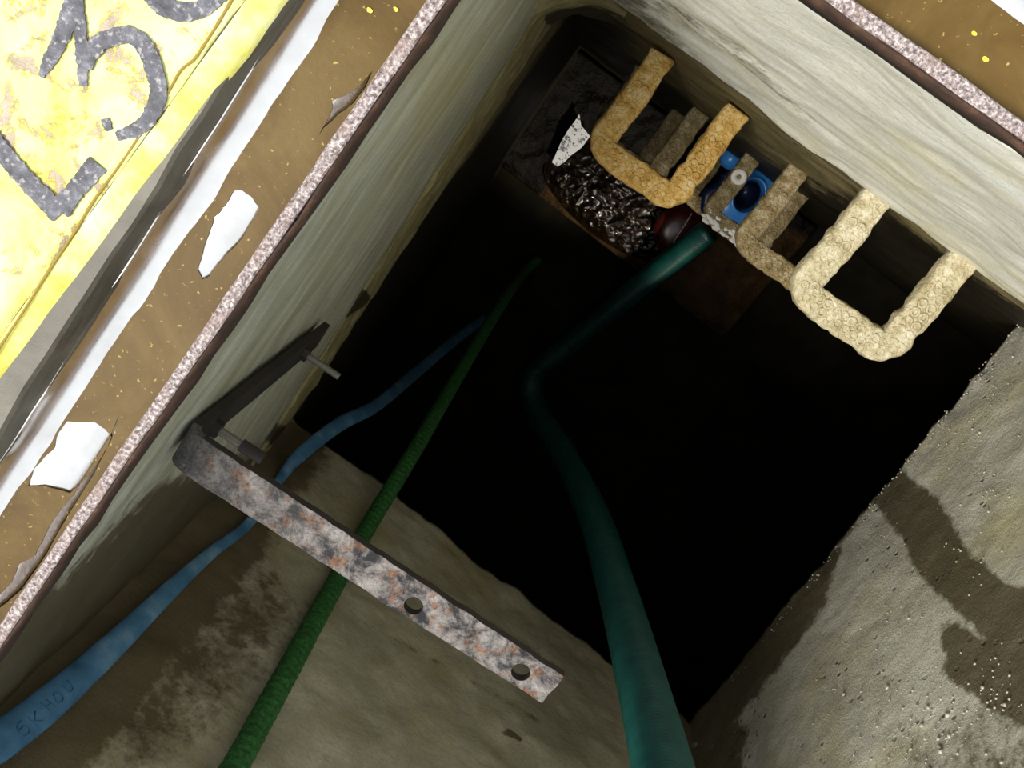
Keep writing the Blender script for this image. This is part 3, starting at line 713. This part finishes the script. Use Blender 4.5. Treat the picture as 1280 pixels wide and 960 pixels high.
# blue lay-flat hose
pb0 = at(-60,970,fw(-60,970,.03))
ctrl = over_rim(pb0, 0.0) + [Vector((pb0.x, 1.16, .028))] + [(x_,y_,fw(x_,y_,.03)-.01) for x_,y_ in ((-60,970),(0,926),(60,880),(140,808),(215,735),(265,690),(305,660),(335,622),(352,596))] + [(376,568,2.12),(425,530,2.34),(470,507,2.62),(515,470,3.1),(565,428,3.7),(605,398,4.29)]
Pb, Lb = hosepath(ctrl, .0015)
wid = [.026]*4 + [.026,.026,.025,.021,.016,.012,.011,.012,.012,.017,.019,.018,.020,.020,.020]
cl = [c if isinstance(c, Vector) else at(*c) for c in ctrl]; cum = [0]
for a, b in zip(cl, cl[1:]): cum.append(cum[-1]+(b-a).length)
def bw(s):
    d = s*cum[-1]
    for k in range(len(cum)-1):
        if d <= cum[k+1]: t = (d-cum[k])/(cum[k+1]-cum[k]); return wid[k]+(wid[k+1]-wid[k])*t
    return wid[-1]
refv = Vector((.1,-.5,.8))
def brf(i, s, a): w = bw(s)*(1+.05*noise.noise(Vector((i*.0275,1,0)))); return (min(w*.42, .010), w)
bh = tag(mesh('lay_flat_hose', *tube(Pb, brf, 24, refv), MAT['bluehose']), 'flattened light blue hose with dark print running along the front wall', 'hose')
frb = frames(Pb, refv)
def bsurf(px, v):                       # nearest ring to a pixel x, v = -1..1 across
    best = min((i for i in range(0, len(frb)*2//3) if frb[i][0].y < YF), key=lambda i: abs(pix(frb[i][0])[0]-px)); p, t, n, b = frb[best]; w = bw(best/(len(frb)-1)); sg = 1 if n.dot(CAMP-p) > 0 else -1
    sb = 1 if pix(p+b*.01)[1] < pix(p)[1] else -1
    return p + b*w*v*sb + n*sg*(min(w*.42,.010)*math.sqrt(max(0,1-v*v))+.0006)
glyphs = [[(24,.15),(17,.05),(14,-.25),(16,-.55),(22,-.6),(25,-.4),(22,-.15),(16,-.2)], [(30,.1),(33,-.65)], [(40,.1),(33,-.3)], [(34,-.3),(41,-.55)],
          [(50,.3),(51,-.35)], [(56,.25),(58,-.4)], [(50,-.05),(57,-.08)], [(64,.2),(62,-.3),(67,-.4),(70,-.05),(66,.25)], [(76,.25),(77,-.3),(82,-.25),(83,.3)]]
pr_ = [tube(catmull([bsurf(x, v) for x, v in gl], 5), lambda i,s,a: (.0008,.0010), 6) for gl in glyphs]
printed = mesh('printed_lettering', *join(*pr_), MAT['ink'], bh)

# ------------------------------------------------------------------ things at the bottom of the tank
ZB = ZF+.16; DB = D0-ZB
def lp(pts, d): return [at(x, y, d) for x, y in pts]
# concrete ledge along the back wall
fr_ = lp([(905,424),(966,336)], DB); q0 = fr_[0]; xr_ = q0.x; yf_ = q0.y
lw0 = wallpt(xl-.02, ZB); lw1 = wallpt(xr_+.01, ZB)
led = gridblock(Vector((xl+.016, yf_-.02, ZB)), Vector((xr_, yf_, ZB)), lo(lw1+Vector((0,.012,0)), ZB), lo(lw0+Vector((.036,.012,0)), ZB), Vector((0,0,-.2)), 90, 60, lambda p,u,v: .010*fbm(p, 9, 4)-.02*sm(.93,1,u)-.02*(1-sm(0,.07,v)))
tag(mesh('tank_ledge', *led, MAT['ledge'], attrs={'back_left_dark': [max(1-sm(.02, .20, v.y+.25*v.x), 1-sm(-.02, .05, v.x)) for v in led[0]]}), 'low brown wet ledge at the tank bottom under the back wall', 'ledge')  # ledge top darker towards the back and left walls
# sludge heap
cx, cy = at(772, 250, DB).x, at(772, 250, DB).y
vs, fs = [], []; NR, NA = 90, 240
a0, b0 = .33, .20
for i in range(NR+1):
    for k in range(NA):
        a = math.tau*k/NA; r = i/NR; p = Vector((cx+a0*r*math.cos(a)*(1+.12*math.sin(3*a)), cy+b0*r*math.sin(a)*(1+.1*math.cos(2*a)), 0))
        h = .07*(1-r*r)**1.2*(1+.4*fbm(p, 8, 3)) + (.016*fbm(p, 16, 6)+.020*(1-abs(nz(p, 30, 2)))**2+.008*abs(nz(p, 62, 5)))*(1-r**4)
        vs.append(Vector((p.x, p.y, ZB+.004+h*(1 if i < NR else 0)-.03*(i == NR))))
for i in range(NR):
    for k in range(NA): fs.append((i*NA+k, i*NA+(k+1) % NA, (i+1)*NA+(k+1) % NA, (i+1)*NA+k))
fs.append(tuple(NR*NA+k for k in range(NA))[::-1])
tag(mesh('sludge_heap', vs, fs, MAT['sludge']), 'glistening heap of wet dark brown sludge on the ledge below the orange step', 'sludge', kind='stuff')
# paper scrap
pp = [(724,143),(727,157),(737,170),(729,183),(716,193),(705,203),(697,208),(690,203),(694,193),(700,180),(708,166),(716,154)]
dP = DB-.05
o = fill2d('paper_scrap', [[(q.x, q.y) for q in lp(wob(pp, 4, 1.0), dP)]], D0-dP, .002, MAT['paper'])
tag(o, 'torn scrap of soiled white paper with black dots on the sludge', 'paper')
# dark red lid
c = at(850, 290, DB-.10); vs, fs = [], []; NL = 32; prf = [(0.001,.03),(.05,.028),(.085,.02),(.105,.008),(.112,-.005),(.112,-.03),(.104,-.03),(.10,-.01)]
def lathe(c, prf, n, ax=None, sx=1, sy=1):
    vs, fs = [], []; K = len(prf); M_ = ax or Matrix.Identity(3)
    for k in range(n):
        a = math.tau*k/n
        for r, z in prf: vs.append(c + M_ @ Vector((r*sx*math.cos(a), r*sy*math.sin(a), z)))
    for k in range(n):
        for j in range(K-1): fs.append((k*K+j, ((k+1) % n)*K+j, ((k+1) % n)*K+j+1, k*K+j+1))
    return vs, fs
lid = tag(mesh('round_lid', *lathe(c, prf, NL), MAT['red']), 'dark red wet domed lid lying on the sludge left of the teal hose end', 'lid')
mesh('pale_scratch', *tube([c+Vector((-.012,-.09,.021)), c+Vector((-.006,-.03,.031)), c+Vector((.0,.05,.030))], lambda i,s,a: (.0016,.0022), 6), MAT['white'], lid)
# blue pump: squarish body with a round dark mouth, ball float and navy handle, standing on the deepest step
ZC = D0-D1*2.2+HT+.003
dT = 3.66; ct = at(934, 247, dT) + ydir*.012
root = tag(empty('blue_pump', lo(ct, ZC)), 'glossy blue plastic pump with round dark mouth and ball float seen between the lower steps', 'pump')
e1 = Vector((math.cos(wallang), math.sin(wallang), 0)); e2 = ydir
vs, fs = [], []; n = 48
H_ = ct.z - ZC
def sq(a, r, e=4.0):
    ca, sa = math.cos(a), math.sin(a); k = (abs(ca)**e+abs(sa)**e)**(-1/e); return ca*k*r, sa*k*r
secs = [(.085,0,1),(.098,.02,1),(.100,H_*.9,1),(.096,H_-.006,1),(.088,H_,1),(.070,H_+.004,.5),(.062,H_+.016,0),(.056,H_+.018,0),(.054,H_+.012,0),(.046,H_-.022,0),(.03,H_-.12,0),(.001,H_-.125,0)]
for (r, z, q) in secs:
    for k in range(n):
        a = math.tau*k/n; x, y = sq(a, r); xc, yc = r*math.cos(a), r*math.sin(a); x, y = x*q+xc*(1-q), y*q+yc*(1-q)
        vs.append(lo(ct, ZC+z) + e1*x*.9 + e2*(y*1.2 - .02*(1-q)))
S = len(secs)
for i in range(S-1):
    for k in range(n): fs.append((i*n+k, i*n+(k+1) % n, (i+1)*n+(k+1) % n, (i+1)*n+k))
fs.append(tuple(range(n)))
inner = [f for f in fs if min(f) >= 9*n]; outer = [f for f in fs if min(f) < 9*n]
mesh('body', *sub(vs, outer), MAT['blue'], root); mesh('mouth', *sub(vs, inner), MAT['navy'], root)
cb = at(914, 198, 3.78); sph = [(.001+.042*math.sin(t), .042*math.cos(t)) for t in [math.pi*i/14 for i in range(15)]]
mesh('float_ball', *lathe(cb, sph, 26), MAT['blue'], root)
mesh('float_arm', *tube(catmull([cb+Vector((0,.01,-.035)), cb.lerp(ct, .3)+Vector((0,0,-.09)), lo(ct, ZC+.12)-e1*.07], 6), lambda i,s,a: (.012,.012), 10), MAT['navy'], root)
cn = at(889, 243, 3.84)
mesh('handle', *tube(catmull([cn+e2*.06+e1*.035, cn+e2*.03, cn-e2*.01-e1*.004, cn-e2*.06+e1*.02, lo(ct, ZC+.10)-e1*.085-e2*.04], 8), lambda i,s,a: (.018,.024+.004*math.sin(i*.6)), 14), MAT['navy'], root)
mesh('lug', *box(lo(ct, ct.z-.03)+e1*.075-e2*.085, e1*.035, e2*.02, Vector((0,0,.012)), .006), MAT['navy'], root)
# white scum on the wet tread
sloc = scum_step.location; Rz = Matrix.Rotation(wallang, 3, 'Z')
blobs = []
for k in range(46):
    x = random.uniform(-.118, .05); y = P_out-HW+random.uniform(.006, .027) - (.02 if k % 6 == 0 else 0); r = random.uniform(.003,.0085)
    blobs.append(lathe(sloc + Rz @ Vector((x, y, HT+.0005)), [(.0005,r*.35),(r*.7,r*.25),(r,0),(r*.9,-.004)], 9, None, 1.9, .9))
sc_ = mesh('white_scum', *join(*blobs), MAT['white']); trp_ = [c for c in scum_step.children if c.name.startswith('tread')][0]
sc_.parent = trp_; bpy.context.view_layer.update(); sc_.matrix_parent_inverse = trp_.matrix_world.inverted(); sc_['kind'] = 'stuff'

# added lamp under the tank roof, out of sight, to brighten the tank bottom
lampo = Vector((1.56, .78, Z2-.20)); aim = Vector((.08, .14, ZB))
wl_ = tag(empty('added_lamp', lampo), 'added unseen lamp under the tank roof lighting the tank bottom', 'lamp')
dv = (aim-lampo).normalized(); rx = dv.to_track_quat('Z', 'Y').to_matrix()
mesh('added_lamp_shade', *lathe(lampo, [(.012,-.06),(.03,-.055),(.05,-.02),(.075,.03),(.078,.032),(.07,.03),(.045,-.02),(.025,-.05)], 24, rx), MAT['strapdark'], wl_)
mesh('added_lamp_hanger', *tube([lampo-dv*.05, lampo+Vector((0,.02,.08)), Vector((lampo.x, lampo.y+.02, Z2-.02))], lambda i,s,a: (.006,.006), 8), MAT['strapdark'], wl_)
sp = bpy.data.lights.new('added_lamp_spot', 'SPOT'); sp.energy = 190; sp.spot_size = math.radians(21); sp.spot_blend = .6; sp.shadow_soft_size = .03; sp.color = (1, .90, .74)
spo = bpy.data.objects.new('added_lamp_spot', sp); COL.objects.link(spo); spo.location = lampo; spo.rotation_euler = (-dv).to_track_quat('Z', 'Y').to_euler()

wpos = sloc + Rz @ Vector((-(W_out/2-HW), .03, HT+.004))
tag(mesh('washer', *lathe(wpos, [(.008,0),(.009,.004),(.024,.004),(.026,.001),(.026,-.003),(.008,-.003),(.008,0)], 18), MAT['white']), 'small white ring lying on the wet brown step next to the wall', 'ring')
